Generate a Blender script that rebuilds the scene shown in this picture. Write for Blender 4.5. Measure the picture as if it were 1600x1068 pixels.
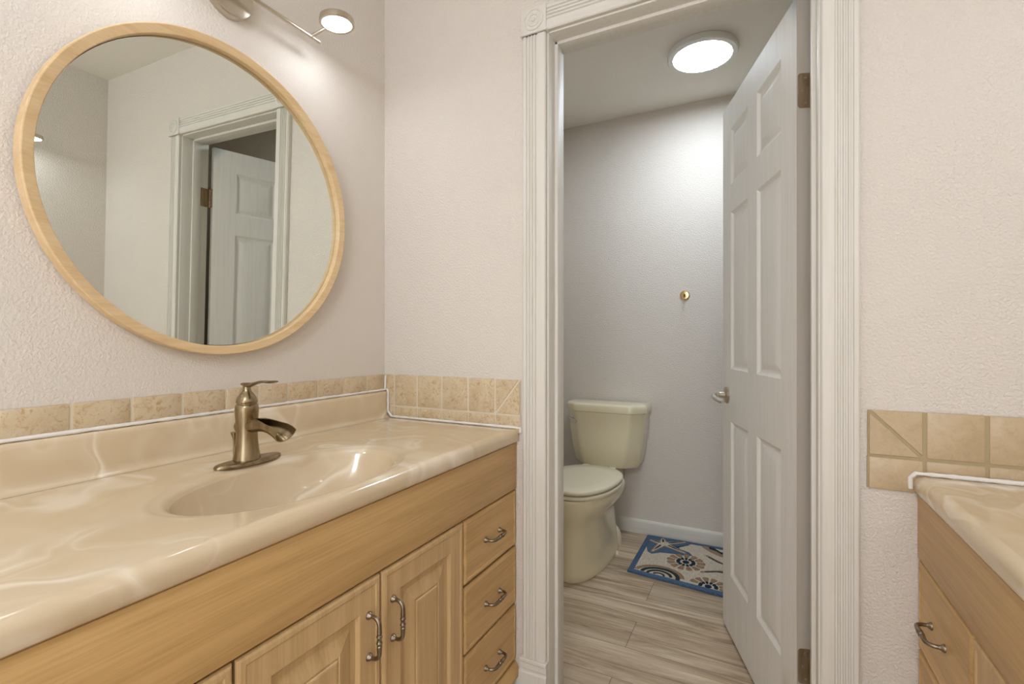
import bpy, bmesh, math, random
from mathutils import Vector, Matrix
random.seed(7)
PI = math.pi
S = bpy.context.scene
COL = S.collection
for o in list(bpy.data.objects):
    bpy.data.objects.remove(o)

# ------------------------------------------------------------------ camera
cam = bpy.data.cameras.new('camera')
cam.sensor_width = 36
cam.lens = 768 / 1600 * 36
cam.shift_y = -5.6 / 1600
cam.clip_start = 0.02
co = bpy.data.objects.new('camera', cam)
COL.objects.link(co)
co.location = (0, 0, 1.135)
co.rotation_euler = (PI / 2, 0, math.atan(392.4 / 768))
S.camera = co

# ------------------------------------------------------------------ world, exposure, lamp powers
S.view_settings.view_transform = 'Standard'
S.view_settings.look = 'None'
S.view_settings.gamma = 1
S.view_settings.use_curve_mapping = False
S.view_settings.exposure = 0.1
w = bpy.data.worlds.new('world')
S.world = w
w.use_nodes = True
w.node_tree.nodes['Background'].inputs[0].default_value = (1, .99, .98, 1)
w.node_tree.nodes['Background'].inputs[1].default_value = 2.9
PUCK_POWER = 28.0        # radiance of the small vanity lamp discs
FILL_GLOBE_POWER = 33.0   # added fill globe, unseen behind the camera
TOILET_CEIL_POWER = 60.0  # ceiling lamp of the toilet room

# ------------------------------------------------------------------ main dimensions (metres)
XL, XR = -1.206, 0.835      # left and right walls
YB, YB2, YF, YR = 1.359, 1.479, 2.90, -1.75   # door wall near/far faces, far wall, rear wall
ZC = 2.45
XT = 0.22                  # right wall of toilet room

# ------------------------------------------------------------------ materials
def lin(c):
    return tuple(((v / 255) / 12.92 if v / 255 <= .04045 else ((v / 255 + .055) / 1.055) ** 2.4) for v in c) + (1,)

class NT:
    def __init__(s, name):
        s.m = bpy.data.materials.new(name)
        s.m.use_nodes = True
        s.t = s.m.node_tree
        s.b = s.t.nodes['Principled BSDF']
    def n(s, typ, **kw):
        nd = s.t.nodes.new(typ)
        for k, v in kw.items():
            if isinstance(k, str) and hasattr(nd, k):
                setattr(nd, k, v)
            else:
                nd.inputs[k.replace('_', ' ')].default_value = v
        return nd
    def l(s, a, b):
        s.t.links.new(a, b)
    def set(s, **kw):
        for k, v in kw.items():
            s.b.inputs[k.replace('_', ' ')].default_value = v

def coords(t, scale=(1, 1, 1), rand=False, kind='Object'):
    tc = t.n('ShaderNodeTexCoord')
    mp = t.n('ShaderNodeMapping')
    mp.inputs['Scale'].default_value = scale
    t.l(tc.outputs[kind], mp.inputs[0])
    if rand:
        oi = t.n('ShaderNodeObjectInfo')
        ml = t.n('ShaderNodeMath', operation='MULTIPLY')
        ml.inputs[1].default_value = 37.0
        t.l(oi.outputs['Random'], ml.inputs[0])
        cb = t.n('ShaderNodeCombineXYZ')
        for i in range(3):
            t.l(ml.outputs[0], cb.inputs[i])
        t.l(cb.outputs[0], mp.inputs['Location'])
    return mp.outputs[0]

def ramp(t, fac, stops):
    r = t.n('ShaderNodeValToRGB')
    e = r.color_ramp.elements
    while len(e) < len(stops):
        e.new(.5)
    for i, (p, c) in enumerate(stops):
        e[i].position = p
        e[i].color = c
    t.l(fac, r.inputs[0])
    return r.outputs[0]

def bump(t, h, strength, dist):
    b = t.n('ShaderNodeBump')
    b.inputs['Strength'].default_value = strength
    b.inputs['Distance'].default_value = dist
    t.l(h, b.inputs['Height'])
    t.l(b.outputs[0], t.b.inputs['Normal'])

def m_plain(name, c, rough=.5, metal=0, **kw):
    t = NT(name)
    t.set(Base_Color=lin(c), Roughness=rough, Metallic=metal, **kw)
    return t.m

def m_wall(name, c, strength=.62):
    t = NT(name)
    t.set(Base_Color=lin(c), Roughness=.75)
    v = coords(t)
    n1 = t.n('ShaderNodeTexNoise', Scale=170.0, Detail=2.0, Roughness=.5, Distortion=.4)
    t.l(v, n1.inputs['Vector'])
    r = ramp(t, n1.outputs[0], [(.36, (0, 0, 0, 1)), (.66, (1, 1, 1, 1))])
    bump(t, r, strength, .0022)
    return t.m

def m_trim(name, c, axis=2):
    t = NT(name)
    sc = [26, 26, 26]
    sc[axis] = 1.2
    v = coords(t, sc, True)
    n1 = t.n('ShaderNodeTexNoise', Scale=3.0, Detail=4.0, Roughness=.6)
    t.l(v, n1.inputs['Vector'])
    a = lin(c)
    d = lin([x * .97 for x in c[:2]] + [c[2] * .95])
    t.l(ramp(t, n1.outputs[0], [(.30, d), (.55, a)]), t.b.inputs['Base Color'])
    t.set(Roughness=.55)
    bump(t, n1.outputs[0], .05, .001)
    return t.m

def m_wood(name, axis, light, dark, rough=.42):
    t = NT(name)
    sc = [34, 34, 34]
    sc[axis] = 1.6
    v = coords(t, sc, True)
    n1 = t.n('ShaderNodeTexNoise', Scale=1.0, Detail=5.0, Roughness=.65, Distortion=.5)
    t.l(v, n1.inputs['Vector'])
    sc2 = [260, 260, 260]
    sc2[axis] = 7
    v2 = coords(t, sc2, True)
    n2 = t.n('ShaderNodeTexNoise', Scale=1.0, Detail=2.0)
    t.l(v2, n2.inputs['Vector'])
    mx = t.n('ShaderNodeMath', operation='MULTIPLY_ADD')
    t.l(n2.outputs[0], mx.inputs[0])
    mx.inputs[1].default_value = .45
    t.l(n1.outputs[0], mx.inputs[2])
    t.l(ramp(t, mx.outputs[0], [(.45, lin(dark)), (.85, lin(light))]), t.b.inputs['Base Color'])
    t.set(Roughness=rough)
    return t.m

def m_marble(name):
    t = NT(name)
    v = coords(t, (1, 1, 1), False)
    v.node.inputs['Location'].default_value = (.37, .61, .2)
    n0 = t.n('ShaderNodeTexNoise', Scale=2.6, Detail=2.0, Roughness=.5)
    t.l(v, n0.inputs['Vector'])
    mixv = t.n('ShaderNodeVectorMath', operation='MULTIPLY_ADD')
    t.l(n0.outputs['Color'], mixv.inputs[0])
    mixv.inputs[1].default_value = (.9, .9, .9)
    t.l(v, mixv.inputs[2])
    wv = t.n('ShaderNodeTexNoise', Scale=1.9, Detail=2.0, Roughness=.5, Distortion=1.6)
    t.l(mixv.outputs[0], wv.inputs['Vector'])
    n3 = t.n('ShaderNodeTexNoise', Scale=4.0, Detail=2.0)
    t.l(v, n3.inputs['Vector'])
    base, mid, white = lin((214, 193, 160)), lin((219, 200, 169)), lin((240, 228, 208))
    band = ramp(t, wv.outputs[0], [(.36, (0, 0, 0, 1)), (.475, (.9, .9, .9, 1)), (.52, (.25, .25, .25, 1)), (.55, (.5, .5, .5, 1)), (.66, (0, 0, 0, 1))])
    fade = ramp(t, n3.outputs[0], [(.38, (.3, .3, .3, 1)), (.58, (1, 1, 1, 1))])
    ml = t.n('ShaderNodeMath', operation='MULTIPLY')
    t.l(band, ml.inputs[0])
    t.l(fade, ml.inputs[1])
    t.l(ramp(t, ml.outputs[0], [(.0, base), (.4, mid), (.95, white)]), t.b.inputs['Base Color'])
    t.set(Roughness=.13, IOR=1.5)
    t.b.inputs['Coat Weight'].default_value = .3
    t.b.inputs['Coat Roughness'].default_value = .05
    return t.m

def m_tile(name, a, b, dark, amount=.5):
    t = NT(name)
    g = t.n('ShaderNodeNewGeometry')
    v = coords(t, (1, 1, 1), True)
    ad = t.n('ShaderNodeVectorMath', operation='ADD')
    t.l(v, ad.inputs[0])
    cb = t.n('ShaderNodeCombineXYZ')
    ml = t.n('ShaderNodeMath', operation='MULTIPLY')
    ml.inputs[1].default_value = 9.0
    t.l(g.outputs['Random Per Island'], ml.inputs[0])
    t.l(ml.outputs[0], cb.inputs[2])
    t.l(cb.outputs[0], ad.inputs[1])
    n1 = t.n('ShaderNodeTexNoise', Scale=22.0, Detail=5.0, Roughness=.62, Distortion=.7)
    t.l(ad.outputs[0], n1.inputs['Vector'])
    c1 = ramp(t, n1.outputs[0], [(.36, lin(a)), (.62, lin(b))])
    n2 = t.n('ShaderNodeTexNoise', Scale=75.0, Detail=4.0, Roughness=.7, Distortion=1.2)
    t.l(ad.outputs[0], n2.inputs['Vector'])
    msk = ramp(t, n2.outputs[0], [(.51, (0, 0, 0, 1)), (.68, (amount, amount, amount, 1))])
    mx = t.n('ShaderNodeMix', data_type='RGBA')
    t.l(msk, mx.inputs['Factor'])
    t.l(c1, mx.inputs[6])
    mx.inputs[7].default_value = lin(dark)
    t.l(mx.outputs[2], t.b.inputs['Base Color'])
    t.set(Roughness=.32)
    bump(t, n1.outputs[0], .15, .002)
    return t.m

def m_floor(name):
    t = NT(name)
    v = coords(t, (1, 1, 1))
    br = t.n('ShaderNodeTexBrick', Scale=1.0)
    br.offset = .37
    br.inputs['Brick Width'].default_value = 1.22
    br.inputs['Row Height'].default_value = .18
    br.inputs['Mortar Size'].default_value = .0012
    br.inputs['Color1'].default_value = (.2, .2, .2, 1)
    br.inputs['Color2'].default_value = (.8, .8, .8, 1)
    br.inputs['Mortar'].default_value = (0, 0, 0, 1)
    t.l(v, br.inputs['Vector'])
    # shift the grain per plank
    cb = t.n('ShaderNodeVectorMath', operation='MULTIPLY_ADD')
    t.l(br.outputs['Color'], cb.inputs[0])
    cb.inputs[1].default_value = (7, 7, 7)
    t.l(v, cb.inputs[2])
    mp = t.n('ShaderNodeMapping')
    mp.inputs['Scale'].default_value = (2.0, 26, 26)
    t.l(cb.outputs[0], mp.inputs[0])
    n1 = t.n('ShaderNodeTexNoise', Scale=1.0, Detail=6.0, Roughness=.68, Distortion=.8)
    t.l(mp.outputs[0], n1.inputs['Vector'])
    g = ramp(t, n1.outputs[0], [(.28, lin((134, 114, 92))), (.47, lin((194, 174, 148))), (.66, lin((226, 211, 188)))])
    mx = t.n('ShaderNodeMix', data_type='RGBA', blend_type='MULTIPLY')
    mx.inputs['Factor'].default_value = 1
    t.l(g, mx.inputs[6])
    t.l(ramp(t, br.outputs['Color'], [(.0, (.35, .3, .26, 1)), (.18, (.80, .77, .74, 1)), (.8, (1.0, .98, .95, 1))]), mx.inputs[7])
    t.l(mx.outputs[2], t.b.inputs['Base Color'])
    t.set(Roughness=.42)
    bump(t, n1.outputs[0], .12, .0015)
    return t.m

def m_metal(name, c, rough, streak=0.0, dark=None):
    t = NT(name)
    t.set(Base_Color=lin(c), Roughness=rough, Metallic=1.0)
    if dark:
        v = coords(t, (60, 60, 14))
        n1 = t.n('ShaderNodeTexNoise', Scale=1.0, Detail=3.0)
        t.l(v, n1.inputs['Vector'])
        t.l(ramp(t, n1.outputs[0], [(.35, lin(dark)), (.62, lin(c))]), t.b.inputs['Base Color'])
    return t.m

def m_emit(name, c, strength):
    t = NT(name)
    t.set(Base_Color=(.9, .9, .9, 1), Emission_Color=c, Emission_Strength=strength, Roughness=.4)
    return t.m

def m_wool(name, c):
    t = NT(name)
    v = coords(t)
    n1 = t.n('ShaderNodeTexNoise', Scale=260.0, Detail=2.0)
    t.l(v, n1.inputs['Vector'])
    t.l(ramp(t, n1.outputs[0], [(.3, lin([x * .72 for x in c])), (.6, lin(c))]), t.b.inputs['Base Color'])
    t.set(Roughness=.95)
    bump(t, n1.outputs[0], .8, .004)
    return t.m

WALL = m_wall('wall_paint', (224, 216, 206))
WALLS = m_wall('wall_paint_fine_texture', (224, 216, 206), .34)
CEIL = m_wall('ceiling_paint', (240, 236, 226), .25)
TRIMV = m_trim('trim_paint_vertical', (223, 219, 210), 2)
TRIMH = m_trim('trim_paint_horizontal', (223, 219, 210), 0)
DOORM = m_trim('door_paint', (236, 233, 227), 2)
EDGEM = m_trim('door_edge_tone', (180, 172, 160), 2)  # darker base colour than the door faces
WOODH = m_wood('maple_along', 1, (212, 175, 118), (184, 145, 90))
WOODV = m_wood('maple_upright', 2, (210, 178, 130), (187, 153, 105))
WOODD = m_plain('cabinet_inside', (70, 44, 22), .7)
MARBLE = m_marble('cultured_marble')
TILEL = m_tile('travertine_look_tile', (204, 182, 148), (214, 198, 168), (180, 140, 92), .8)
TILER = m_tile('plain_beige_tile', (190, 168, 134), (202, 180, 148), (166, 138, 102), .3)
GROUTL = m_plain('light_grout', (222, 210, 188), .85)
GROUTR = m_plain('olive_grout', (176, 158, 122), .85)
CAULK = m_plain('white_caulk', (238, 234, 228), .5)
BRONZE = m_metal('brushed_bronze', (164, 150, 122), .27, dark=(134, 114, 86))
NICKEL = m_metal('brushed_nickel', (200, 190, 174), .3)
PEWTER = m_metal('antique_pewter', (142, 130, 114), .34)
CHROME = m_metal('chrome', (225, 222, 218), .1)
BRASSH = m_metal('aged_brass_hinge', (158, 138, 112), .5, dark=(132, 110, 84))
BRASSH.node_tree.nodes['Principled BSDF'].inputs['Metallic'].default_value = .55
BRASS = m_metal('brass', (212, 182, 130), .25)
DARK = m_plain('gap_shade', (28, 20, 14), .8)
MIRROR = m_metal('mirror_silver', (232, 236, 230), .0)
FRAMEW = m_wood('beech_frame', 1, (226, 198, 154), (208, 174, 126), .45)
PORC = m_plain('bone_porcelain', (238, 228, 196), .12, **{'Coat_Weight': .3})
SEATM = m_plain('bone_seat_plastic', (234, 225, 198), .22)
FLOOR = m_floor('vinyl_plank')
WHITEP = m_plain('white_plastic', (236, 236, 232), .4)
WARM = (.91, 1.015, 1.21, 1)
COOL = (.87, .985, 1.11, 1)
PUCKE = m_emit('led_disc_glow', (.95, 1, 1.08, 1), PUCK_POWER)
TOILE = m_emit('toilet_room_diffuser', COOL, TOILET_CEIL_POWER)
FILLE = m_emit('fill_globe_glow', WARM, FILL_GLOBE_POWER)

# ------------------------------------------------------------------ mesh helpers
class MB:
    def __init__(s):
        s.v, s.f = [], []
    def add(s, vs, fs):
        k = len(s.v)
        s.v += [tuple(v) for v in vs]
        s.f += [tuple(i + k for i in f) for f in fs]
        return s
    def bm(s, bm_):
        bm_.verts.index_update()
        s.add([v.co[:] for v in bm_.verts], [[v.index for v in f.verts] for f in bm_.faces])
        bm_.free()
        return s
    def box(s, a, b, bev=0, seg=2):
        lo = [min(a[i], b[i]) for i in range(3)]
        hi = [max(a[i], b[i]) for i in range(3)]
        bm_ = bmesh.new()
        bmesh.ops.create_cube(bm_, size=1)
        for v in bm_.verts:
            v.co = [lo[i] + (v.co[i] + .5) * (hi[i] - lo[i]) for i in range(3)]
        if bev:
            bmesh.ops.bevel(bm_, geom=list(bm_.edges), offset=bev, segments=seg, profile=.5, affect='EDGES')
        return s.bm(bm_)
    def rings(s, rings, cap0=True, cap1=True, close=True):
        """bridge a list of equally long point rings"""
        k = len(s.v)
        n = len(rings[0])
        for r in rings:
            s.v += [tuple(p) for p in r]
        m = n if close else n - 1
        for i in range(len(rings) - 1):
            for j in range(m):
                a, b = k + i * n + j, k + i * n + (j + 1) % n
                s.f.append((a, b, b + n, a + n))
        if cap0:
            s.f.append(tuple(k + j for j in range(n))[::-1])
        if cap1:
            s.f.append(tuple(k + (len(rings) - 1) * n + j for j in range(n)))
        return s
    def lathe(s, prof, M=Matrix(), n=40, cap0=True, cap1=True):
        """prof = [(r, h)...] revolved about local z, placed by matrix M"""
        rs = []
        for r, h in prof:
            rs.append([M @ Vector((max(r, 1e-5) * math.cos(2 * PI * j / n), max(r, 1e-5) * math.sin(2 * PI * j / n), h)) for j in range(n)])
        return s.rings(rs, cap0, cap1)
    def tube(s, path, rad, n=12):
        """tube through 3-D points; rad number or list"""
        P = [Vector(p) for p in path]
        R = rad if isinstance(rad, (list, tuple)) else [rad] * len(P)
        rs = []
        up = None
        for i, p in enumerate(P):
            t = (P[min(i + 1, len(P) - 1)] - P[max(i - 1, 0)]).normalized()
            if up is None:
                up = t.orthogonal().normalized()
            up = (up - t * up.dot(t)).normalized()
            b = t.cross(up)
            rs.append([p + (up * math.cos(2 * PI * j / n) + b * math.sin(2 * PI * j / n)) * R[i] for j in range(n)])
        return s.rings(rs)
    def prism(s, poly, lo, hi, axis=2):
        """extrude a 2-D polygon along an axis"""
        def P(p, h):
            q = list(p)
            q.insert(axis, h)
            return q
        return s.rings([[P(p, lo) for p in poly], [P(p, hi) for p in poly]])
    def extrude(s, prof, a, b):
        """prof = list of 3-D offsets (closed section); swept from a to b"""
        a, b = Vector(a), Vector(b)
        return s.rings([[a + Vector(p) for p in prof], [b + Vector(p) for p in prof]])

def obj(name, mb, mat, parent=None, origin=None, angle=35, fix=True):
    if origin is None:
        origin = parent['_o'] if parent and '_o' in parent else (0, 0, 0)
    me = bpy.data.meshes.new(name)
    o = Vector(origin)
    me.from_pydata([(Vector(v) - o)[:] for v in mb.v], [], mb.f)
    me.validate()
    if fix:
        bm_ = bmesh.new()
        bm_.from_mesh(me)
        bmesh.ops.recalc_face_normals(bm_, faces=bm_.faces)
        bm_.to_mesh(me)
        bm_.free()
    me.shade_smooth()
    me.set_sharp_from_angle(angle=math.radians(angle))
    me.materials.append(mat)
    ob = bpy.data.objects.new(name, me)
    COL.objects.link(ob)
    if parent:
        ob.parent = parent
        po = ORIG[parent.name]
        ob.location = o - po
    else:
        ob.location = o
    ORIG[ob.name] = o
    return ob

ORIG = {}

def part(name, mb, mat, parent, angle=35, label=None, fix=True):
    ob = obj(name, mb, mat, parent, ORIG[parent.name], angle, fix)
    if label:
        ob['label'] = label
    return ob

def tag(o, label, cat, group=None, kind=None):
    if label:
        o['label'] = label
    if cat:
        o['category'] = cat
    if group:
        o['group'] = group
    if kind:
        o['kind'] = kind
    return o

def thing(name, loc, label, cat, group=None, kind=None):
    o = bpy.data.objects.new(name, None)
    o.empty_display_size = .05
    COL.objects.link(o)
    o.location = loc
    ORIG[o.name] = Vector(loc)
    return tag(o, label, cat, group, kind)

def struct(name, mb, mat, label, cat, origin=(0, 0, 0), angle=35):
    return tag(obj(name, mb, mat, None, origin, angle), label, cat, kind='structure')

# panel with nested rectangular loops; M maps (u, v, depth) to world
def nested(mb, u0, u1, v0, v1, loops, M, cap=True):
    rs = []
    for ins, d in loops:
        rs.append([M(u0 + ins, v0 + ins, d), M(u1 - ins, v0 + ins, d), M(u1 - ins, v1 - ins, d), M(u0 + ins, v1 - ins, d)])
    mb.rings(rs, cap0=False, cap1=cap)
    return mb

# ------------------------------------------------------------------ structure
struct('floor', MB().box((XL - .1, YR - .1, -.08), (XR + .1, YF + .1, 0)), FLOOR, 'greige wood-look plank floor running through the doorway', 'floor')
struct('ceiling', MB().box((XL - .1, YR - .1, ZC), (XR + .1, YF + .1, ZC + .08)), CEIL, 'smooth pale ceiling seen through the doorway', 'ceiling')
struct('wall_left', MB().box((XL - .1, YR - .1, 0), (XL, YF + .1, ZC)), WALLS, 'textured cream wall behind the round mirror', 'wall')
struct('wall_far', MB().box((XL, YF, 0), (XR + .1, YF + .1, ZC)), WALL, 'textured wall behind the toilet', 'wall')
struct('wall_right', MB().box((XR, YR - .1, 0), (XR + .1, YB, ZC)), WALL, 'cream wall at the right-hand vanity', 'wall')
struct('wall_rear', MB().box((XL, YR - .1, 0), (-.62, YR, ZC)).box((.68, YR - .1, 0), (XR, YR, ZC)).box((-.62, YR - .1, 2.08), (.68, YR, ZC)), WALL, 'cream wall behind the viewer with a wide opening added for fill light', 'wall')  # opening added so that world light fills the room from behind
OX0, OX1, OZ = -.590, .135, 2.065
wb = MB()
wb.box((XL, YB, 0), (OX0, YB2, ZC)).box((OX1, YB, 0), (XR + .1, YB2, ZC)).box((OX0, YB, OZ), (OX1, YB2, ZC))
struct('wall_back', wb, WALL, 'textured cream wall with the doorway to the toilet', 'wall')
struct('wall_inner', MB().box((XT, YB2, 0), (XR + .1, YF, ZC)), m_wall('brown_wall', (112, 96, 72)), 'brown toilet room wall behind the open door', 'wall')  # even brown base colour, assumed for this mostly hidden wall

def casing_profile(wd, th=.017):
    # (across, out): across 0 = inner edge
    p = [(0, 0), (0, th - .003), (.003, th), (.024, th)]
    for c in (.030, .040, .050, .060):
        p += [(c - .0035, th), (c - .0020, th - .0042), (c + .0020, th - .0042), (c + .0035, th)]
    p += [(wd - .004, th), (wd, th - .004), (wd, 0)]
    return p

CW = .0755
PZ = .165
CP = casing_profile(CW)
mb = MB().extrude([(-a, -b, 0) for a, b in CP], (-.575, YB, PZ), (-.575, YB, 2.050))
struct('trim_1', mb, TRIMV, 'fluted white casing on the left of the doorway', 'door trim', angle=20)
mb = MB().extrude([(a, -b, 0) for a, b in CP], (.120, YB, PZ), (.120, YB, 2.050))
struct('trim_2', mb, TRIMV, 'fluted white casing on the right of the doorway', 'door trim', angle=20)
mb = MB().extrude([(0, -b, a) for a, b in CP], (-.575, YB, 2.050), (.120, YB, 2.050))
struct('trim_3', mb, TRIMH, 'fluted white casing across the top of the doorway', 'door trim', angle=20)
for i, (x0, x1, lab) in enumerate(((-.653, -.571, 'white rosette block at the upper left of the doorway'), (.116, .198, 'white rosette block at the upper right of the doorway'))):
    mb = MB().box((x0, YB - .022, 2.046), (x1, YB, 2.126), .003)
    xc, zc = (x0 + x1) / 2, 2.088
    M = Matrix.Translation((xc, YB - .0215, zc)) @ Matrix.Rotation(PI / 2, 4, 'X')
    mb.lathe([(.033, 0), (.0325, .003), (.030, .004), (.0275, .003), (.026, -.001), (.0225, -.001), (.0205, .003), (.017, .0045), (.0135, .003), (.0125, -.001), (.0085, -.001), (.0065, .003), (.0, .0045)], M, 40)
    mb.box((x0 - .003, YB - .025, 2.046), (x1 + .003, YB, 2.053), .002)
    struct('trim_%d' % (4 + i), mb, TRIMV, lab, 'door trim')
for i, (x0, x1, lab) in enumerate(((-.656, -.571, 'white plinth block at the foot of the left casing'), (.116, .201, 'white plinth block at the foot of the right casing'))):
    mb = MB()
    prof = [(0, 0), (.022, 0), (.022, .128), (.019, .133), (.019, .138), (.021, .142), (.021, .158), (.024, .162), (.024, .168), (.021, .171), (0, .171)]
    mb.rings([[(x0, YB - a, z) for a, z in prof], [(x1, YB - a, z) for a, z in prof]])
    struct('trim_%d' % (6 + i), mb, TRIMV, lab, 'door trim', angle=20)
# jamb lining with stop
JL, JR, JT = -.570, .115, 2.045
mb = MB()
mb.box((OX0, YB - .002, 0), (JL, YB2 + .002, OZ), .002).box((JR, YB - .002, 0), (OX1, YB2 + .002, OZ), .002).box((OX0, YB - .002, JT), (OX1, YB2 + .002, OZ), .002)
mb.box((JL - .001, 1.404, 0), (JL + .010, 1.441, JT), .002).box((JR - .010, 1.404, 0), (JR + .001, 1.441, JT), .002).box((JL, 1.404, JT - .010), (JR, 1.441, JT + .001), .002)
struct('trim_8', mb, TRIMV, 'white door jamb lining with stop bead', 'door trim')
# baseboards
def baseboard(name, a, b, nrm, h, lab):
    prof = [(0, 0), (.014, 0), (.014, h - .016), (.0125, h - .010), (.009, h - .004), (.004, h), (0, h)]
    nv = Vector(nrm)
    mb = MB().extrude([nv * p + Vector((0, 0, z)) for p, z in prof], a, b)
    return struct(name, mb, TRIMH, lab, 'baseboard', angle=25)
baseboard('baseboard_far', (XL, YF, 0), (XT, YF, 0), (0, -1, 0), .079, 'white baseboard along the wall behind the toilet')
baseboard('baseboard_inner', (XT, YB2, 0), (XT, YF - .015, 0), (-1, 0, 0), .079, 'white baseboard behind the open door')
baseboard('baseboard_left', (XL, YB2, 0), (XL, YF - .015, 0), (1, 0, 0), .079, 'white baseboard on the left of the toilet room')
baseboard('baseboard_back', (-.674, YB, 0), (-.657, YB, 0), (0, -1, 0), .125, 'short piece of white baseboard between cabinet and doorway')
baseboard('baseboard_right', (.203, YB, 0), (.31, YB, 0), (0, -1, 0), .125, 'short white baseboard between doorway and right cabinet')

# ------------------------------------------------------------------ six-panel door
ANG = math.radians(18.9)
HX, HY = .078, 1.483
dd = Vector((-math.sin(ANG), math.cos(ANG), 0))
nn = Vector((dd.y, -dd.x, 0))     # away from the visible face
DW, DT, DZ0, DZ1 = .680, .035, .012, 2.030
H0 = Vector((HX, HY, 0))
def DM(u, v, d):                   # d > 0 : out of the visible face
    return H0 + dd * u - nn * d + Vector((0, 0, v))
def DMB(u, v, d):                  # the other face
    return H0 + dd * u + nn * (DT + d) + Vector((0, 0, v))
door = thing('door_1', (HX, HY, 0), 'white six-panel door standing open into the toilet room', 'door', kind='structure')
us = [0, .103, .297, .383, .577, DW]
vs = [DZ0, .238, .822, 1.020, 1.612, 1.716, 1.924, DZ1]
loops = [(0, 0), (.003, -.002), (.009, -.0075), (.013, -.009), (.019, -.009), (.040, -.0025), (.044, -.002)]
mb = MB()
for MM in (DM, DMB):
    for i in range(5):
        for j in range(7):
            if i in (1, 3) and j in (1, 3, 5):
                nested(mb, us[i], us[i + 1], vs[j], vs[j + 1], loops, MM)
            else:
                mb.add([MM(us[i], vs[j], 0), MM(us[i + 1], vs[j], 0), MM(us[i + 1], vs[j + 1], 0), MM(us[i], vs[j + 1], 0)], [(0, 1, 2, 3)])
for (a, b) in (((DW, DZ0), (DW, DZ1)), ((0, DZ1), (DW, DZ1)), ((0, DZ0), (DW, DZ0))):
    mb.add([DM(a[0], a[1], 0), DM(b[0], b[1], 0), DMB(b[0], b[1], 0), DMB(a[0], a[1], 0)], [(0, 1, 2, 3)])
bm_ = bmesh.new()
me_ = bpy.data.meshes.new('tmp')
me_.from_pydata([v[:] for v in map(Vector, mb.v)], [], mb.f)
bm_.from_mesh(me_)
bmesh.ops.remove_doubles(bm_, verts=bm_.verts, dist=1e-5)
mb = MB().bm(bm_)
bpy.data.meshes.remove(me_)
part('door_panel', mb, DOORM, door, angle=15)
mb = MB().add([DM(-.0004, DZ0, 0), DM(-.0004, DZ1, 0), DMB(-.0004, DZ1, 0), DMB(-.0004, DZ0, 0), DM(.001, DZ0, -.001), DM(.001, DZ1, -.001), DMB(.001, DZ1, -.001), DMB(.001, DZ0, -.001)],
              [(0, 1, 2, 3), (0, 1, 5, 4), (3, 2, 6, 7), (1, 2, 6, 5), (0, 3, 7, 4)])
part('door_edge', mb, EDGEM, door, label='darker grey hinge edge of the door')
# hinges: leaf on the door edge, knuckle, jamb leaf
def rrect(w, h, r, n=6):
    pts = []
    for cx, cy, a0 in ((w - r, h - r, 0), (r, h - r, PI / 2), (r, r, PI), (w - r, r, 3 * PI / 2)):
        for k in range(n + 1):
            a = a0 + PI / 2 * k / n
            pts.append((cx + r * math.cos(a), cy + r * math.sin(a)))
    return pts
for z0 in (.236, 1.736):
    pts = rrect(.034, .090, .008)
    ring = lambda e, g=0: [H0 - dd * e + nn * (.0025 + x) + Vector((0, 0, z0 + y)) for x, y in pts]
    lf = part('hinge', MB().rings([ring(.0002), ring(.0022)]), BRASSH, door, label='aged brass butt hinge')
    M = Matrix.Translation((.113, 1.4915, z0))
    kn = MB()
    for k in range(5):
        kn.lathe([(.0055, .0005), (.006, .001), (.006, .0172), (.0055, .0178)], M @ Matrix.Translation((0, 0, .018 * k)), 16)
    part('hinge_knuckle', kn, BRASSH, lf)
    part('jamb_leaf', MB().box((.1128, 1.4435, z0), (.1152, 1.486, z0 + .09), .0006), BRASSH, lf)
    for (x, z) in ((.018, .012), (.011, .045), (.018, .078)):
        p = H0 - dd * .0022 + nn * (.0025 + x) + Vector((0, 0, z0 + z))
        Ms = Matrix.Translation(p) @ (-dd).to_track_quat('Z', 'Y').to_matrix().to_4x4()
        part('screw', MB().lathe([(.0034, 0), (.003, .0006), (.0012, .0004), (.0, -.0002)], Ms, 16), NICKEL, lf)
# lever handle
RP = DM(.622, .917, 0)
out = -nn
Q = out.to_track_quat('Z', 'Y').to_matrix().to_4x4()
lev = part('lever_handle', MB().lathe([(.033, -.001), (.033, .004), (.030, .008), (.022, .010), (.012, .012), (.011, .03), (.0, .03)], Matrix.Translation(RP) @ Q, 32), NICKEL, door, label='satin nickel lever handle')
path = [RP + out * .018, RP + out * .040, RP + out * .052 - dd * .006, RP + out * .057 - dd * .022 - Vector((0, 0, .004)), RP + out * .056 - dd * .05 - Vector((0, 0, .010)), RP + out * .050 - dd * .085 - Vector((0, 0, .015)), RP + out * .046 - dd * .112 - Vector((0, 0, .014))]
part('lever', MB().tube(path, [.0085, .0085, .010, .0105, .0095, .0085, .006], 14), CHROME, lev)
RB = DMB(.622, .917, 0)
Qb = nn.to_track_quat('Z', 'Y').to_matrix().to_4x4()
lv2 = part('lever_handle', MB().lathe([(.033, -.001), (.033, .004), (.030, .008), (.022, .010), (.012, .012), (.011, .03), (.0, .03)], Matrix.Translation(RB) @ Qb, 32), NICKEL, door, label='satin nickel lever on the hidden face')
part('lever', MB().tube([RB + nn * .018, RB + nn * .045, RB + nn * .055 - dd * .02, RB + nn * .05 - dd * .11], [.0085, .009, .010, .006], 14), CHROME, lv2)

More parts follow.
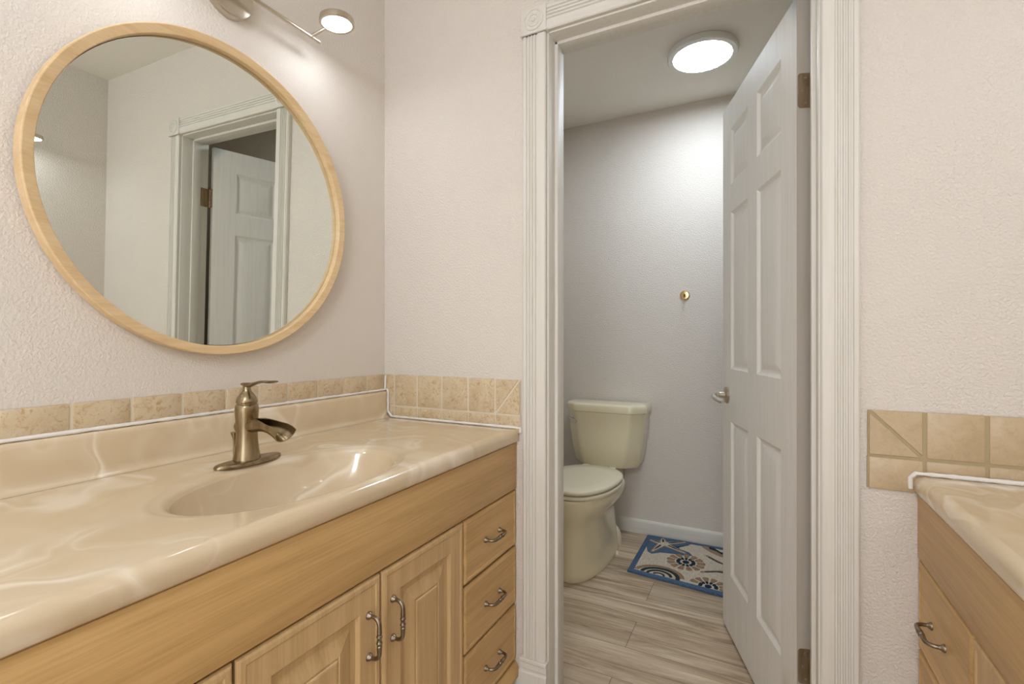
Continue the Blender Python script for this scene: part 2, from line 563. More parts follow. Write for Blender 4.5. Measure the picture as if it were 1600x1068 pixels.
# ------------------------------------------------------------------ vanities
DRAWER = [(.001, -.020), (.0, -.006), (.002, -.002), (.006, -.0005), (.012, 0), (.0145, -.0018), (.016, -.0018)]
CDOOR = [(.001, -.020), (.0, -.006), (.002, -.002), (.006, -.0005), (.013, 0), (.0155, -.0018), (.056, -.0018),
         (.059, -.004), (.062, -.0085), (.070, -.0095), (.074, -.0095), (.105, -.0025), (.1065, -.0045), (.110, -.0045), (.1115, -.002), (.114, -.0012)]

def pull(parent, c, along, outv):
    """bail pull: feet 80 mm apart, turned centre"""
    c, a, o = Vector(c), Vector(along), Vector(outv)
    path, rad = [], []
    hl, dp = .040, .027
    def bend(k, sgn):
        t = PI / 2 * k / 6
        return c + a * sgn * (hl - .014 * (1 - math.cos(t))) + o * (dp - .016 + .016 * math.sin(t))
    path.append(c - a * hl + o * .001); rad.append(.0042)
    for k in range(7):
        path.append(bend(k, -1)); rad.append(.0038 + .0005 * k / 6)
    for s_, r in ((-.018, .0048), (-.0125, .0052), (-.011, .0040), (-.0095, .0040), (-.008, .0056), (-.0055, .0060), (-.003, .0045), (0, .0043), (.003, .0045), (.0055, .0060), (.008, .0056), (.0095, .0040), (.011, .0040), (.0125, .0052), (.018, .0048)):
        path.append(c + a * s_ + o * dp); rad.append(r)
    for k in range(6, -1, -1):
        path.append(bend(k, 1)); rad.append(.0038 + .0005 * k / 6)
    path.append(c + a * hl + o * .001); rad.append(.0042)
    mb = MB().tube(path, rad, 14)
    Qm = o.to_track_quat('Z', 'Y').to_matrix().to_4x4()
    for s_ in (-1, 1):
        mb.lathe([(.0078, 0), (.0078, .002), (.0062, .0045), (.0045, .007), (.004, .009)], Matrix.Translation(c + a * s_ * hl) @ Qm, 20)
    part('handle', mb, PEWTER, parent, label='antique pewter bail pull')

def vanity(name, side, xw, xf, xfe, top, zc, y0, y1, cols, label, ctlabel):
    """side = +1: front faces +x (left vanity); xf = face plane, xw = wall plane"""
    sg = side
    t = thing(name, ((xw + xf) / 2, (y0 + y1) / 2, 0), label, 'cabinet', 'vanity cabinets')
    dep = .020
    ztop = top - .041
    # carcass with toe kick
    xa, xb = xw + sg * .002, xf - sg * dep
    mb = MB().box((xa, y0, .10), (xb, y1, .118)).box((xa, y0, 0), (xf - sg * .075, y1, .10))
    mb.box((xa, y0, .118), (xa + sg * .010, y1, ztop - .003)).box((xa, y0, .118), (xb, y0 + .016, ztop - .003)).box((xa, y1 - .016, .118), (xb, y1, ztop - .003))
    mb.box((xb - sg * .016, y0, .118), (xb, y1, ztop - .003))
    part('carcass', mb, WOODD, t, label='dark inner box behind the doors')
    part('apron', MB().box((xf - sg * dep, y0, zc + .006), (xf, y1, ztop - .002), .0015), WOODH, t)
    # bottom rail and moulding
    mb = MB()
    prof = [(-dep, .098), (.006, .098), (.011, .104), (.012, .114), (.009, .124), (.002, .134), (-.004, .142), (-dep, .142)]
    mb.rings([[(xf + sg * a, y0, z) for a, z in prof], [(xf + sg * a, y1 - .001, z) for a, z in prof]])
    part('base_moulding', mb, WOODH, t)
    # end stile edge behind the drawers
    part('end_panel', MB().box((xw + sg * .002, y0 - .004, .10), (xf - sg * .004, y0, ztop - .004)), WOODV, t)
    for (kind, a, b, hy) in cols:
        def M(u, v, d):
            return (xf + sg * d, u, v)
        if kind == 'drawers':
            zs = [(.503, zc), (.325, .495), (.150, .317)] if top > .85 else [(.467, zc), (.300, .459), (.150, .292)]
            for z0, z1 in zs:
                p = part('drawer', nested(MB(), a, b, z0, z1, DRAWER, M), WOODH, t, angle=12)
                pull(p, (xf - sg * .0018, (a + b) / 2 + hy, (z0 + z1) / 2 - .003), (0, 1, 0), (sg, 0, 0))
        else:
            p = part('door', nested(MB(), a, b, .150, zc, CDOOR, M), WOODV, t, angle=12)
            pull(p, (xf - sg * .0018, hy, zc - .108), (0, 0, 1), (sg, 0, 0))
    return t

def countertop(side, xw, xfe, top, y0, y1, yc, label, bs=.092):
    sg = side
    t = thing('countertop', (xw + sg * .27, yc, top - .04), label, 'countertop', 'vanity tops')
    P = lambda d, y, z: (xw + sg * d, y, z)
    D1 = abs(xfe - xw)
    d0, d1 = .0, D1 - .020
    dc, a, b = abs(-.857 - XL), .143, .240
    N = 160
    angs = [2 * PI * k / N for k in range(N)]
    for cx, cy in ((d0, y0), (d0, y1), (d1, y0), (d1, y1)):
        angs.append(math.atan2((cy - yc), (cx - dc)) % (2 * PI))
    angs.sort()
    def rect(q):
        cx, cy = math.cos(q), math.sin(q)
        k = 1e9
        if cx > 1e-9: k = min(k, (d1 - dc) / cx)
        if cx < -1e-9: k = min(k, (d0 - dc) / cx)
        if cy > 1e-9: k = min(k, (y1 - yc) / cy)
        if cy < -1e-9: k = min(k, (y0 - yc) / cy)
        return P(dc + cx * k, yc + cy * k, top)
    def ell(q, s_, z):
        # same ray direction as the rectangle
        cx, cy = math.cos(q), math.sin(q)
        k = 1 / math.sqrt((cx / a) ** 2 + (cy / b) ** 2)
        return P(dc + cx * k * s_, yc + cy * k * s_, top + z)
    ring_s = [(1.17, 0), (1.145, -.0004), (1.125, -.0016), (1.10, -.003), (1.07, -.004), (1.045, -.0055), (1.02, -.009), (1.0, -.014)]
    rr = [[rect(q) for q in angs]] + [[ell(q, s_, z) for q in angs] for s_, z in ring_s]
    mb = MB().rings(rr, False, False)
    # front bull-nose and underside
    prof = [(d1, 0)]
    for k in range(1, 9):
        q = PI / 2 * k / 8
        prof.append((d1 + .020 * math.sin(q), -.020 * (1 - math.cos(q))))
    prof += [(D1, -.030), (D1 - .002, -.036), (D1 - .006, -.040), (D1 - .05, -.040), (D1 - .05, -.02)]
    mb.rings([[P(d, y0, top + z) for d, z in prof], [P(d, y1, top + z) for d, z in prof]], False, False, close=False)
    mb.add([P(d, y1, top + z) for d, z in prof], [tuple(range(len(prof)))])
    mb.add([P(d, y0, top + z) for d, z in prof], [tuple(range(len(prof)))])
    mb.add([P(.0, y0, top), P(D1 - .05, y0, top), P(D1 - .05, y0, top - .039), P(0, y0, top - .039)], [(0, 1, 2, 3)])
    part('slab', mb, MARBLE, t, angle=50)
    bas = [(1.0, -.014), (.975, -.026), (.94, -.045), (.89, -.066), (.81, -.090), (.70, -.108), (.55, -.121), (.38, -.130), (.2, -.136), (.12, -.138)]
    mb = MB().rings([[ell(q, s_, z) for q in angs] for s_, z in bas], False, False)
    part('basin', mb, MARBLE, t, angle=60)
    M = Matrix.Translation(P(dc, yc, top - .139))
    part('drain', MB().lathe([(.0, .001), (.012, .001), (.013, .004), (.016, .004), (.019, .002), (.028, .004), (.031, .002), (.031, -.004)], M, 32, False, True), BRONZE, t, label='bronze drain ring')
    # backsplash, rounded top and coved foot
    prof = [(.0, 0), (.034, .0005), (.028, .0025), (.0225, .007), (.0205, .013), (.020, .022), (.020, bs - .012), (.0185, bs - .005), (.014, bs - .001), (.010, bs), (0, bs)]
    mb = MB().rings([[P(d, y0, top + z) for d, z in prof], [P(d, y1, top + z) for d, z in prof]])
    part('backsplash', mb, MARBLE, t, angle=50)
    return t

VL = vanity('vanity_cabinet', 1, XL, -.677, -.668, .857, .668, -.16, YB - .002,
            [('drawers', 1.062, 1.355, 0), ('door', .757, 1.056, .789), ('door', .452, .753, .720), ('door', .150, .447, .415), ('drawers', -.155, .146, 0)],
            'long maple vanity cabinet under the round mirror', '')
VR = vanity('vanity_cabinet', -1, XR, .2996, .293, .838, .655, -.16, YB - .002,
            [('drawers', 1.047, 1.355, .02), ('door', .745, 1.042, .78), ('door', .444, .741, .71), ('drawers', .132, .438, 0), ('door', -.155, .128, .09)],
            'maple vanity cabinet at the right edge of the photo', '')
CL = countertop(1, XL, -.668, .857, -.17, YB - .0085, .708, 'long cream marbled vanity top with oval sink under the round mirror')
CR = countertop(-1, XR, .292, .838, -.17, YB - .0085, .60, 'cream marbled vanity top at the right edge of the photo')

# ------------------------------------------------------------------ tile borders
def tiles_on_back(name, xs, zs, lower, mat, grout, label, diag=None, thick=.008, g=.0022):
    """upper row between zs, lower row list of (x0, x1, z0, z1)"""
    t = thing(name, ((xs[0] + xs[-1]) / 2, YB, zs[0]), label, 'tile border')
    mb = MB()
    for i in range(len(xs) - 1):
        x0, x1 = xs[i] + g, xs[i + 1] - g
        if diag is not None and i == diag[0]:
            y0_, y1_ = YB - thick, YB - .0005
            za, zb = zs[0] + g, zs[1]
            for poly in diag[1](x0, x1, za, zb):
                inner = lambda k, y: [(px + (sum(q[0] for q in poly) / 3 - px) * k, y, pz + (sum(q[1] for q in poly) / 3 - pz) * k) for px, pz in poly]
                mb.rings([inner(.02, y1_), inner(.02, y0_ + .002), inner(.05, y0_)])
        else:
            mb.box((x0, YB - thick, zs[0] + g), (x1, YB - .0005, zs[1]), .004)
    for (x0, x1, z0, z1) in lower:
        mb.box((x0 + g, YB - thick, z0), (x1 - g, YB - .0005, z1 - g), .0022)
    part('tiles', mb, mat, t)
    zl = min(l[2] for l in lower)
    gb = MB().box((xs[0] + .001, YB - .0055, zs[0] - .002), (xs[-1] - .001, YB, zs[1] - .001))
    for (x0, x1, z0, z1) in lower:
        gb.box((x0, YB - .0055, z0 + .001), (x1, YB, zs[0] - .002))
    part('grout', gb, grout, t)
    return t

LX = [-1.196, -1.156, -1.057, -.954, -.851, -.751, -.662]
low = [(LX[i], LX[i + 1], .8585, .898) for i in range(1, 6)] + [(-1.182, LX[1], .8585, .898)]
low[4] = (LX[5], LX[6], .842, .898)
TBL = tiles_on_back('tile_border', LX, (.898, 1.008), low, TILEL, GROUTL, 'mottled beige tile border between the left mirror wall and the doorway',
                    diag=(5, lambda x0, x1, z0, z1: [[(x0, z0 + .004), (x0, z1), (x1 - .003, z1)], [(x0 + .003, z0), (x1, z1 - .004), (x1, z0)]]))
def bead(pts, r=.0035):
    rnd = random.Random(3)
    path, rad = [], []
    for (a, b) in zip(pts[:-1], pts[1:]):
        a, b = Vector(a), Vector(b)
        n = max(2, int((b - a).length / .012))
        for k in range(n):
            path.append(a.lerp(b, k / n)); rad.append(r * rnd.uniform(.8, 1.2))
    path.append(Vector(pts[-1])); rad.append(r)
    return MB().tube(path, rad, 8)
part('caulk', bead([(XL + .009, YB - .0055, 1.004), (XL + .009, YB - .008, .9545), (XL + .022, YB - .010, .9540), (XL + .0262, YB - .0123, .945), (XL + .0262, YB - .0123, .878), (XL + .042, YB - .0123, .8617), (-.69, YB - .0123, .8617), (-.664, YB - .0045, .860), (-.662, YB - .0045, .846)], .0038), CAULK, TBL, label='white caulk bead')
# left wall row
t = thing('tile_border', (XL, .6, .95), 'single row of mottled beige tiles under the round mirror', 'tile border')
ys = [YB - .009, 1.264, 1.160, 1.057, .953, .862, .772, .668, .565, .462]
while ys[-1] > -.10:
    ys.append(ys[-1] - .1035)
mb, gb = MB(), MB()
for a_, b_ in zip(ys[1:], ys[:-1]):
    mb.box((XL + .0005, a_ + .0018, .9515), (XL + .008, b_ - .0022, 1.0085), .004)
gb.box((XL, ys[-1], .95), (XL + .0055, YB - .001, 1.0075))
part('tiles', mb, TILEL, t)
part('grout', gb, GROUTL, t)
part('caulk', bead([(XL + .011, -.17, .9535), (XL + .011, YB - .014, .9535)], .0038), CAULK, t, label='white caulk bead')
# right of the doorway
RX = [.209, .311, .413, .515, .617, .719, .821, XR - .001]
low = [(RX[0], RX[1], .799, .872)] + [(RX[i], RX[i + 1], .8405, .872) for i in range(1, 7)]
TBR = tiles_on_back('tile_border', RX, (.872, .975), low, TILER, GROUTR, 'plain beige tile border beside the right-hand vanity',
                    diag=(0, lambda x0, x1, z0, z1: [[(x0 + .003, z1), (x1, z1), (x1, z0 + .004)], [(x0, z1 - .004), (x1 - .003, z0), (x0, z0)]]), g=.0030)
part('caulk', bead([(.286, YB - .0100, .808), (.2855, YB - .0100, .832), (.294, YB - .0135, .8432), (.31, YB - .0135, .8432), (XR - .045, YB - .0135, .8432)], .0045), CAULK, TBR, label='lumpy white caulk bead')
t = thing('tile_border', (XR, .6, .93), 'single row of beige tiles above the right-hand vanity backsplash', 'tile border')
mb = MB()
for k in range(14):
    mb.box((XR - .008, YB - .012 - .103 * (k + 1) + .0018, .9325), (XR - .0005, YB - .012 - .103 * k - .0018, .988), .0022)
part('tiles', mb, TILER, t)
part('grout', MB().box((XR - .0055, -.09, .931), (XR, YB - .009, .987)), GROUTR, t)

# ------------------------------------------------------------------ faucet
FX, FY, FZ = -1.026, .713, .8573
fa = thing('faucet', (FX, FY, FZ), 'brushed bronze single-handle waterfall faucet behind the oval sink', 'faucet')
mb = MB()
def oval(hx, hy, z, n=64, cx=FX):
    pts = []
    for k in range(n):
        q = 2 * PI * k / n
        c_, s_ = math.cos(q), math.sin(q)
        pts.append((cx + hx * math.copysign(abs(c_) ** .95, c_), FY + hy * math.copysign(abs(s_) ** 1.12, s_), z))
    return pts
mb.rings([oval(.0275, .0775, FZ), oval(.0282, .0785, FZ + .001), oval(.0282, .0785, FZ + .0045), oval(.0265, .0765, FZ + .0072), oval(.024, .074, FZ + .0082)])
part('base_plate', mb, BRONZE, fa)
BX = FX - .008
M = Matrix.Translation((BX, FY, FZ + .0075))
part('body', MB().lathe([(.0285, 0), (.0283, .002), (.0255, .018), (.0232, .036), (.0220, .056), (.0222, .074), (.0235, .094), (.0245, .108), (.0240, .116), (.0222, .1225), (.0205, .1235), (.0205, .1255)], M, 48), BRONZE, fa, angle=50)
hd = part('handle', MB().lathe([(.0212, .1255), (.0222, .1275), (.0215, .132), (.0185, .140), (.0135, .147), (.0095, .152), (.0080, .158), (.0082, .164), (.0095, .168), (.0060, .170), (.0, .1705)], M, 40), BRONZE, fa, angle=50)
# paddle lever
rs = []
for x, z, hw, hh in ((-.010, .1675, .009, .003), (.004, .166, .0095, .0055), (.016, .1665, .0085, .0048), (.030, .1705, .0085, .0036), (.048, .1745, .0100, .0030), (.064, .1755, .0120, .0028), (.078, .1752, .0135, .0027), (.088, .1760, .0130, .0030), (.0905, .1765, .0115, .0020)):
    rs.append([(BX + x, FY + hw * math.cos(2 * PI * k / 20), FZ + .0075 + z + hh * math.sin(2 * PI * k / 20)) for k in range(20)])
part('lever', MB().rings(rs), BRONZE, hd, angle=60)
# waterfall spout: covered root, open flared trough
sp = MB()
secs = [(.000, .056, .0215, 12), (.008, .0615, .0190, 14), (.020, .0665, .0155, 20), (.034, .0690, .0155, 20), (.050, .0715, .0160, 40), (.066, .0715, .0175, 62), (.082, .0690, .0200, 76), (.098, .0640, .0225, 76), (.110, .0585, .0242, 76), (.117, .0545, .0250, 78)]
rs = []
for i, (x, z, r, gap) in enumerate(secs):
    # centre of section sits above the trough bottom
    prv, nxt = secs[max(i - 1, 0)], secs[min(i + 1, len(secs) - 1)]
    tx, tz = nxt[0] - prv[0], nxt[1] - prv[1]
    L = math.hypot(tx, tz)
    nx, nz = -tz / L, tx / L
    ring = []
    th = .0022
    a0, a1 = math.radians(90 + gap), math.radians(450 - gap)
    K = 24
    for k in range(K + 1):
        q = a0 + (a1 - a0) * k / K
        ring.append((r * math.cos(q), r * math.sin(q)))
    for k in range(K, -1, -1):
        q = a0 + (a1 - a0) * k / K
        ring.append(((r - th) * math.cos(q), (r - th) * math.sin(q)))
    cx, cz = x + nx * r, z - .006 + nz * r
    rs.append([(BX + cx + nx * v, FY + u, FZ + .0075 + cz + nz * v) for u, v in ring])
sp.rings(rs)
part('spout', sp, BRONZE, fa, angle=55)
# lift rod
mb = MB().tube([(BX - .045, FY, FZ), (BX - .045, FY, FZ + .05)], .0025, 10)
mb.lathe([(.003, .045), (.0035, .050), (.0070, .060), (.0075, .063), (.0, .065)], Matrix.Translation((BX - .045, FY, FZ)), 20)
part('lift_rod', mb, BRONZE, fa)

# ------------------------------------------------------------------ round mirror
MY, MZ, MR = .755, 1.474, .378
yaw, lean = math.radians(-.25), math.radians(1.15)
mi = thing('round_mirror', (XL, MY, MZ - MR), 'round mirror in a pale wooden frame on the left wall', 'mirror')
# hung from a wire: the foot touches the wall, the head leans out a little
MM_ = Matrix.Translation((XL + .0025, MY, MZ - MR)) @ Matrix.Rotation(yaw, 4, 'Z') @ Matrix.Rotation(lean, 4, 'Y') @ Matrix.Translation((0, 0, MR)) @ Matrix.Rotation(PI / 2, 4, 'Y')
mb = MB()
prof = [(MR - .003, .000), (MR, .002), (MR, .0275), (MR - .0012, .0295), (MR - .003, .030), (MR - .0195, .0265), (MR - .021, .025), (MR - .0215, .0125), (MR - .0215, .002), (MR - .0225, .000)]
rs = []
for r, h in prof:
    rs.append([MM_ @ Vector((r * math.cos(2 * PI * j / 160), r * math.sin(2 * PI * j / 160), h)) for j in range(160)])
mb.rings(rs + [rs[0]], False, False)
part('frame', mb, FRAMEW, mi, angle=24)
part('backing', MB().lathe([(MR - .0216, .002), (MR - .0216, .006), (0, .006)], MM_, 128, True, False), DARK, mi, label='dark backing that stands in for shade in the gap round the glass')  # near-black disc puts the shade of the gap into colour
mb = MB().lathe([(MR - .0227, .0065), (MR - .0227, .0105), (0, .0105)], MM_, 128, True, False)
part('glass', mb, MIRROR, mi, angle=20, label='silvered mirror glass')

# ------------------------------------------------------------------ vanity lights
def vanity_light(side, xw, yc, z, label, tilt):
    sg = side
    t = thing('vanity_light', (xw, yc, z), label, 'wall light', 'two-disc vanity lights')
    R = Matrix.Translation((xw, yc, z)) @ Matrix.Rotation(sg * PI / 2, 4, 'Y')
    part('canopy', MB().lathe([(.060, .0), (.060, .018), (.058, .022), (.054, .024), (.010, .026), (.009, .058), (.0, .060)], R, 48), NICKEL, t, angle=30)
    xr = xw + sg * .060
    zr = z - .010
    part('rod', MB().tube([(xr, yc - .237, zr), (xr, yc + .237, zr)], .0052, 16), NICKEL, t)
    for e in (-1, 1):
        ya = yc + e * .207
        nv = Vector((sg * tilt[0], e * tilt[1], tilt[2])).normalized()
        pc = Vector((xr + sg * .072, ya + e * .028, zr + .034))
        ed = Vector((xr, ya, zr))
        # arm meets the rim of the disc
        v = (ed - pc)
        v = Vector((-sg, -e * .12, -.16))
        v.normalize()
        rim = pc + v * .046
        am = part('arm', MB().tube([ed, ed.lerp(rim, .55), rim], [.0048, .0046, .0040], 12), NICKEL, t)
        Qn = Matrix.Translation(pc) @ nv.to_track_quat('Z', 'Y').to_matrix().to_4x4()
        hd_ = part('lamp_head', MB().lathe([(.0, -.014), (.040, -.014), (.0465, -.011), (.0475, -.004), (.0475, .004), (.046, .0055), (.0405, .0055), (.0395, .004), (.0395, .002), (.0, .002)], Qn, 48), NICKEL, t, angle=30)
        part('diffuser', MB().lathe([(.0394, .0022), (.0394, .0042), (.0, .0046)], Qn, 40, True, False), PUCKE, hd_, label='glowing white LED disc')
    return t
TILT = (.02, .03, -1)
vanity_light(1, XL, .778, 2.003, 'brushed nickel two-disc light above the round mirror', TILT)
vanity_light(-1, XR, .768, 1.975, 'brushed nickel two-disc light on the opposite wall, glimpsed in the mirror', TILT)

# ------------------------------------------------------------------ ceiling lamp and added fill globe
def ceiling_light(x, y, label, mat, r=.152):
    t = thing('ceiling_light', (x, y, ZC), label, 'ceiling light')
    M = Matrix.Translation((x, y, ZC)) @ Matrix.Rotation(PI, 4, 'X')
    part('rim', MB().lathe([(r * .98, 0), (r, .004), (r, .026), (r - .004, .030), (r - .024, .031), (r - .026, .029), (r - .026, .02), (0, .02)], M, 64), WHITEP, t)
    part('diffuser', MB().lathe([(r - .0262, .0205), (r - .0262, .030), (r - .05, .0312), (0, .0318)], M, 64, True, False), mat, t, label='glowing white diffuser')
    return t
ceiling_light(-.248, 2.398, 'round white ceiling lamp glowing above the toilet', TOILE)
t = thing('fill_globe', (-.15, -.8, ZC), 'added white globe giving fill light, unseen behind the viewer', 'ceiling light')  # globe added to brighten the room; no lamp known here
M = Matrix.Translation((-.15, -.8, ZC)) @ Matrix.Rotation(PI, 4, 'X')
part('canopy', MB().lathe([(.06, 0), (.06, .02), (.05, .026), (.012, .028), (.012, .19), (.04, .20), (.04, .215), (0, .215)], M, 40), NICKEL, t)
part('globe', MB().lathe([(.14 * math.sin(a), .345 - .14 * math.cos(a)) for a in [.22 + (PI - .22) * k / 24 for k in range(25)]], M, 48, False, False), FILLE, t, angle=80, label='glowing white globe added for fill light')

# ------------------------------------------------------------------ toilet
TX = -.808
to = thing('toilet', (TX, 2.5, 0), 'bone-coloured toilet with closed lid against the far wall', 'toilet')
def egg(hw, yf, yb, z, n=56, p=2.25, yc=None, cx=TX):
    yc = (yf + yb) / 2 + (yb - yf) * .12 if yc is None else yc
    pts = []
    for k in range(n):
        q = 2 * PI * k / n
        c_, s_ = math.cos(q), math.sin(q)
        e = 2 / p
        x = hw * math.copysign(abs(c_) ** e, c_)
        yy = (yb - yc if s_ > 0 else yc - yf) * math.copysign(abs(s_) ** e, s_)
        pts.append((cx + x, yc + yy, z))
    return pts
mb = MB()
mb.rings([egg(.118, 2.150, 2.76, 0), egg(.121, 2.146, 2.765, .006), egg(.118, 2.150, 2.76, .03), egg(.112, 2.158, 2.74, .10), egg(.109, 2.162, 2.72, .18),
          egg(.110, 2.160, 2.70, .24), egg(.118, 2.150, 2.69, .275), egg(.140, 2.132, 2.69, .305), egg(.162, 2.119, 2.69, .335), egg(.173, 2.113, 2.69, .365), egg(.175, 2.111, 2.69, .385), egg(.172, 2.114, 2.688, .392)])
# trap bulge on both sides at the back of the foot
for sgn in (-1, 1):
    rs = []
    for k in range(9):
        q = PI / 2 * k / 8
        rs.append(egg(.052 * math.cos(q) + .0005, 2.65 - .125 * math.cos(q), 2.65 + .125 * math.cos(q), .115 * math.sin(q), 28, 2.0, cx=TX + sgn * .060))
    mb.rings(rs)
# deck under the tank
mb.box((TX - .085, 2.60, .24), (TX + .085, 2.86, .398), .02, 3)
part('bowl', mb, PORC, to, angle=50)
def slab_egg(hw, yf, yb, z0, z1, r):
    return MB().rings([egg(hw - r, yf + r, yb - r, z0), egg(hw - r * .3, yf + r * .3, yb - r * .3, z0 + r * .35), egg(hw, yf, yb, z0 + r), egg(hw, yf, yb, z1 - r), egg(hw - r * .3, yf + r * .3, yb - r * .3, z1 - r * .35), egg(hw - r, yf + r, yb - r, z1), egg(hw * .6, yf + .08, yb - .08, z1 + .003)])
part('seat', slab_egg(.180, 2.106, 2.60, .396, .413, .005), SEATM, to, angle=50)
part('seat_lid', slab_egg(.180, 2.104, 2.62, .418, .439, .008), SEATM, to, angle=50)
for sgn in (-1, 1):
    part('seat_hinge', MB().box((TX + sgn * .075 - .02, 2.60, .392), (TX + sgn * .075 + .02, 2.655, .432), .006), SEATM, to)
def tank_ring(wb_, wf, yb, ys_, yf, z):
    pts = [(-wb_, yb), (-wb_, ys_), (-wf, yf), (wf, yf), (wb_, ys_), (wb_, yb)]
    # soften the corners
    out_ = []
    n = len(pts)
    for i in range(n):
        p, a_, b_ = Vector(pts[i]), Vector(pts[i - 1]), Vector(pts[(i + 1) % n])
        r = .018 if 0 < i < n - 1 else .008
        pa, pb = p + (a_ - p).normalized() * r, p + (b_ - p).normalized() * r
        for k in range(6):
            tt = k / 5
            out_.append(pa.lerp(p, tt).lerp(p.lerp(pb, tt), tt))
    return [(TX + q.x, q.y, z) for q in out_]
mb = MB().rings([tank_ring(.165, .095, 2.875, 2.790, 2.735, .402), tank_ring(.180, .108, 2.880, 2.785, 2.722, .408), tank_ring(.192, .118, 2.884, 2.780, 2.716, .43), tank_ring(.208, .134, 2.886, 2.772, 2.708, .52), tank_ring(.220, .147, 2.886, 2.766, 2.702, .62), tank_ring(.226, .154, 2.886, 2.762, 2.698, .718)])
tk = part('tank', mb, PORC, to, angle=40)
mb = MB().rings([tank_ring(.228, .156, 2.888, 2.760, 2.694, .716), tank_ring(.234, .162, 2.890, 2.756, 2.686, .720), tank_ring(.236, .164, 2.890, 2.755, 2.684, .745), tank_ring(.233, .161, 2.889, 2.757, 2.688, .757), tank_ring(.228, .154, 2.885, 2.764, 2.698, .763), tank_ring(.20, .13, 2.87, 2.78, 2.72, .765)])
part('tank_lid', mb, PORC, to, angle=40)
lv = MB().lathe([(.013, 0), (.013, .006), (.009, .010), (.0, .011)], Matrix.Translation((TX - .185, 2.728, .672)) @ Vector((-.66, -.75, 0)).to_track_quat('Z', 'Y').to_matrix().to_4x4(), 20)
lv.tube([(TX - .190, 2.722, .672), (TX - .198, 2.712, .672), (TX - .180, 2.696, .667), (TX - .150, 2.686, .655)], [.006, .007, .006, .008], 12)
part('flush_lever', lv, CHROME, to, label='chrome flush lever')
for sgn in (-1, 1):
    part('bolt_cap', MB().lathe([(.013, 0), (.013, .006), (.009, .014), (.0, .017)], Matrix.Translation((TX + sgn * .118, 2.56, .0)), 20), PORC, to)

# ------------------------------------------------------------------ rug
WCREAM, WBLUE, WTAN, WNAVY, WDARK = m_wool('wool_cream', (226, 214, 192)), m_wool('wool_blue', (84, 110, 142)), m_wool('wool_tan', (170, 140, 112)), m_wool('wool_navy', (24, 44, 66)), m_wool('wool_charcoal', (48, 56, 62))
rug = thing('bath_mat', (-.21, 2.6, 0), 'blue-bordered bath mat with starfish and shell design on the plank floor', 'rug')
RQ = [Vector((-.588, 2.383)), Vector((.16, 2.305)), Vector((.165, 2.872)), Vector((-.589, 2.862))]
def RM(u, v):
    return RQ[0].lerp(RQ[1], u).lerp(RQ[3].lerp(RQ[2], u), v)
def rrloop(ins, z, n=12):
    a = ins / .75
    b = ins / .5
    P_ = []
    cs = [(a, b), (1 - a, b), (1 - a, 1 - b), (a, 1 - b)]
    for i in range(4):
        p, q = cs[i], cs[(i + 1) % 4]
        for k in range(n):
            c_ = RM(p[0] + (q[0] - p[0]) * k / n, p[1] + (q[1] - p[1]) * k / n)
            P_.append((c_.x, c_.y, z))
    return P_
mb = MB().rings([rrloop(.026, .0005), rrloop(.026, .0105)])
part('pile', mb, WCREAM, rug)
mb = MB().rings([rrloop(.026, .0005), rrloop(.0, .0005), rrloop(-.001, .005), rrloop(.0, .0105), rrloop(.004, .0128), rrloop(.024, .0128), rrloop(.0265, .0105), rrloop(.026, .0005)], False, False)
part('border', mb, WBLUE, rug, label='blue border of the mat')
def patch(name, polys, mat, z=.0132, parent=rug, label=None):
    mb = MB()
    for poly in polys:
        c_ = Vector((sum(p[0] for p in poly) / len(poly), sum(p[1] for p in poly) / len(poly)))
        ring = lambda k, zz: [(p[0] + (c_.x - p[0]) * k, p[1] + (c_.y - p[1]) * k, zz) for p in poly]
        n = len(poly)
        base = len(mb.v)
        mb.rings([ring(0, .0095), ring(0, z - .0012), ring(.06, z)], True, False)
        mb.v.append((c_.x, c_.y, z))
        top0 = base + 2 * n
        for j in range(n):
            mb.f.append((top0 + j, top0 + (j + 1) % n, len(mb.v) - 1))
    return part(name, mb, mat, parent, angle=60, label=label)
SC = (-.487, 2.775)
tips = [(-.503, 2.852), (-.562, 2.792), (-.523, 2.648), (-.362, 2.700), (-.378, 2.850)]
def star(tips, c, grow=0, waist=.30):
    pts = []
    n = len(tips)
    for i in range(n):
        t0, t1 = Vector(tips[i]), Vector(tips[(i + 1) % n])
        C = Vector(c)
        d0 = (t0 - C)
        nrm = Vector((-d0.y, d0.x)).normalized()
        e = C + d0 * (1 + grow / d0.length)
        pts += [tuple(e - nrm * (.005 + grow * .5)), tuple(e + nrm * (.005 + grow * .5))]
        mid = ((t0 - C).normalized() + (t1 - C).normalized()).normalized()
        pts.append(tuple(C + mid * (.030 + grow)))
    return pts
def ccw(p):
    a = sum(p[i][0] * p[(i + 1) % len(p)][1] - p[(i + 1) % len(p)][0] * p[i][1] for i in range(len(p)))
    return p if a > 0 else p[::-1]
tips_o = sorted(tips, key=lambda p: math.atan2(p[1] - SC[1], p[0] - SC[0]))
patch('starfish_ground', [[(-.572, 2.842), (-.572, 2.735), (-.560, 2.690), (-.545, 2.640), (-.520, 2.618), (-.480, 2.655), (-.420, 2.668), (-.350, 2.672), (-.325, 2.690), (-.345, 2.725), (-.395, 2.745), (-.405, 2.780), (-.36, 2.815), (-.350, 2.848)]], WBLUE, .0116, label='blue patch around the starfish')
patch('starfish', [star(tips_o, SC, .006)], WTAN, .0126, label='tan outline of the starfish')
patch('starfish', [star(tips_o, SC, -.003)], WCREAM, .0136, label='cream starfish')
arms = []
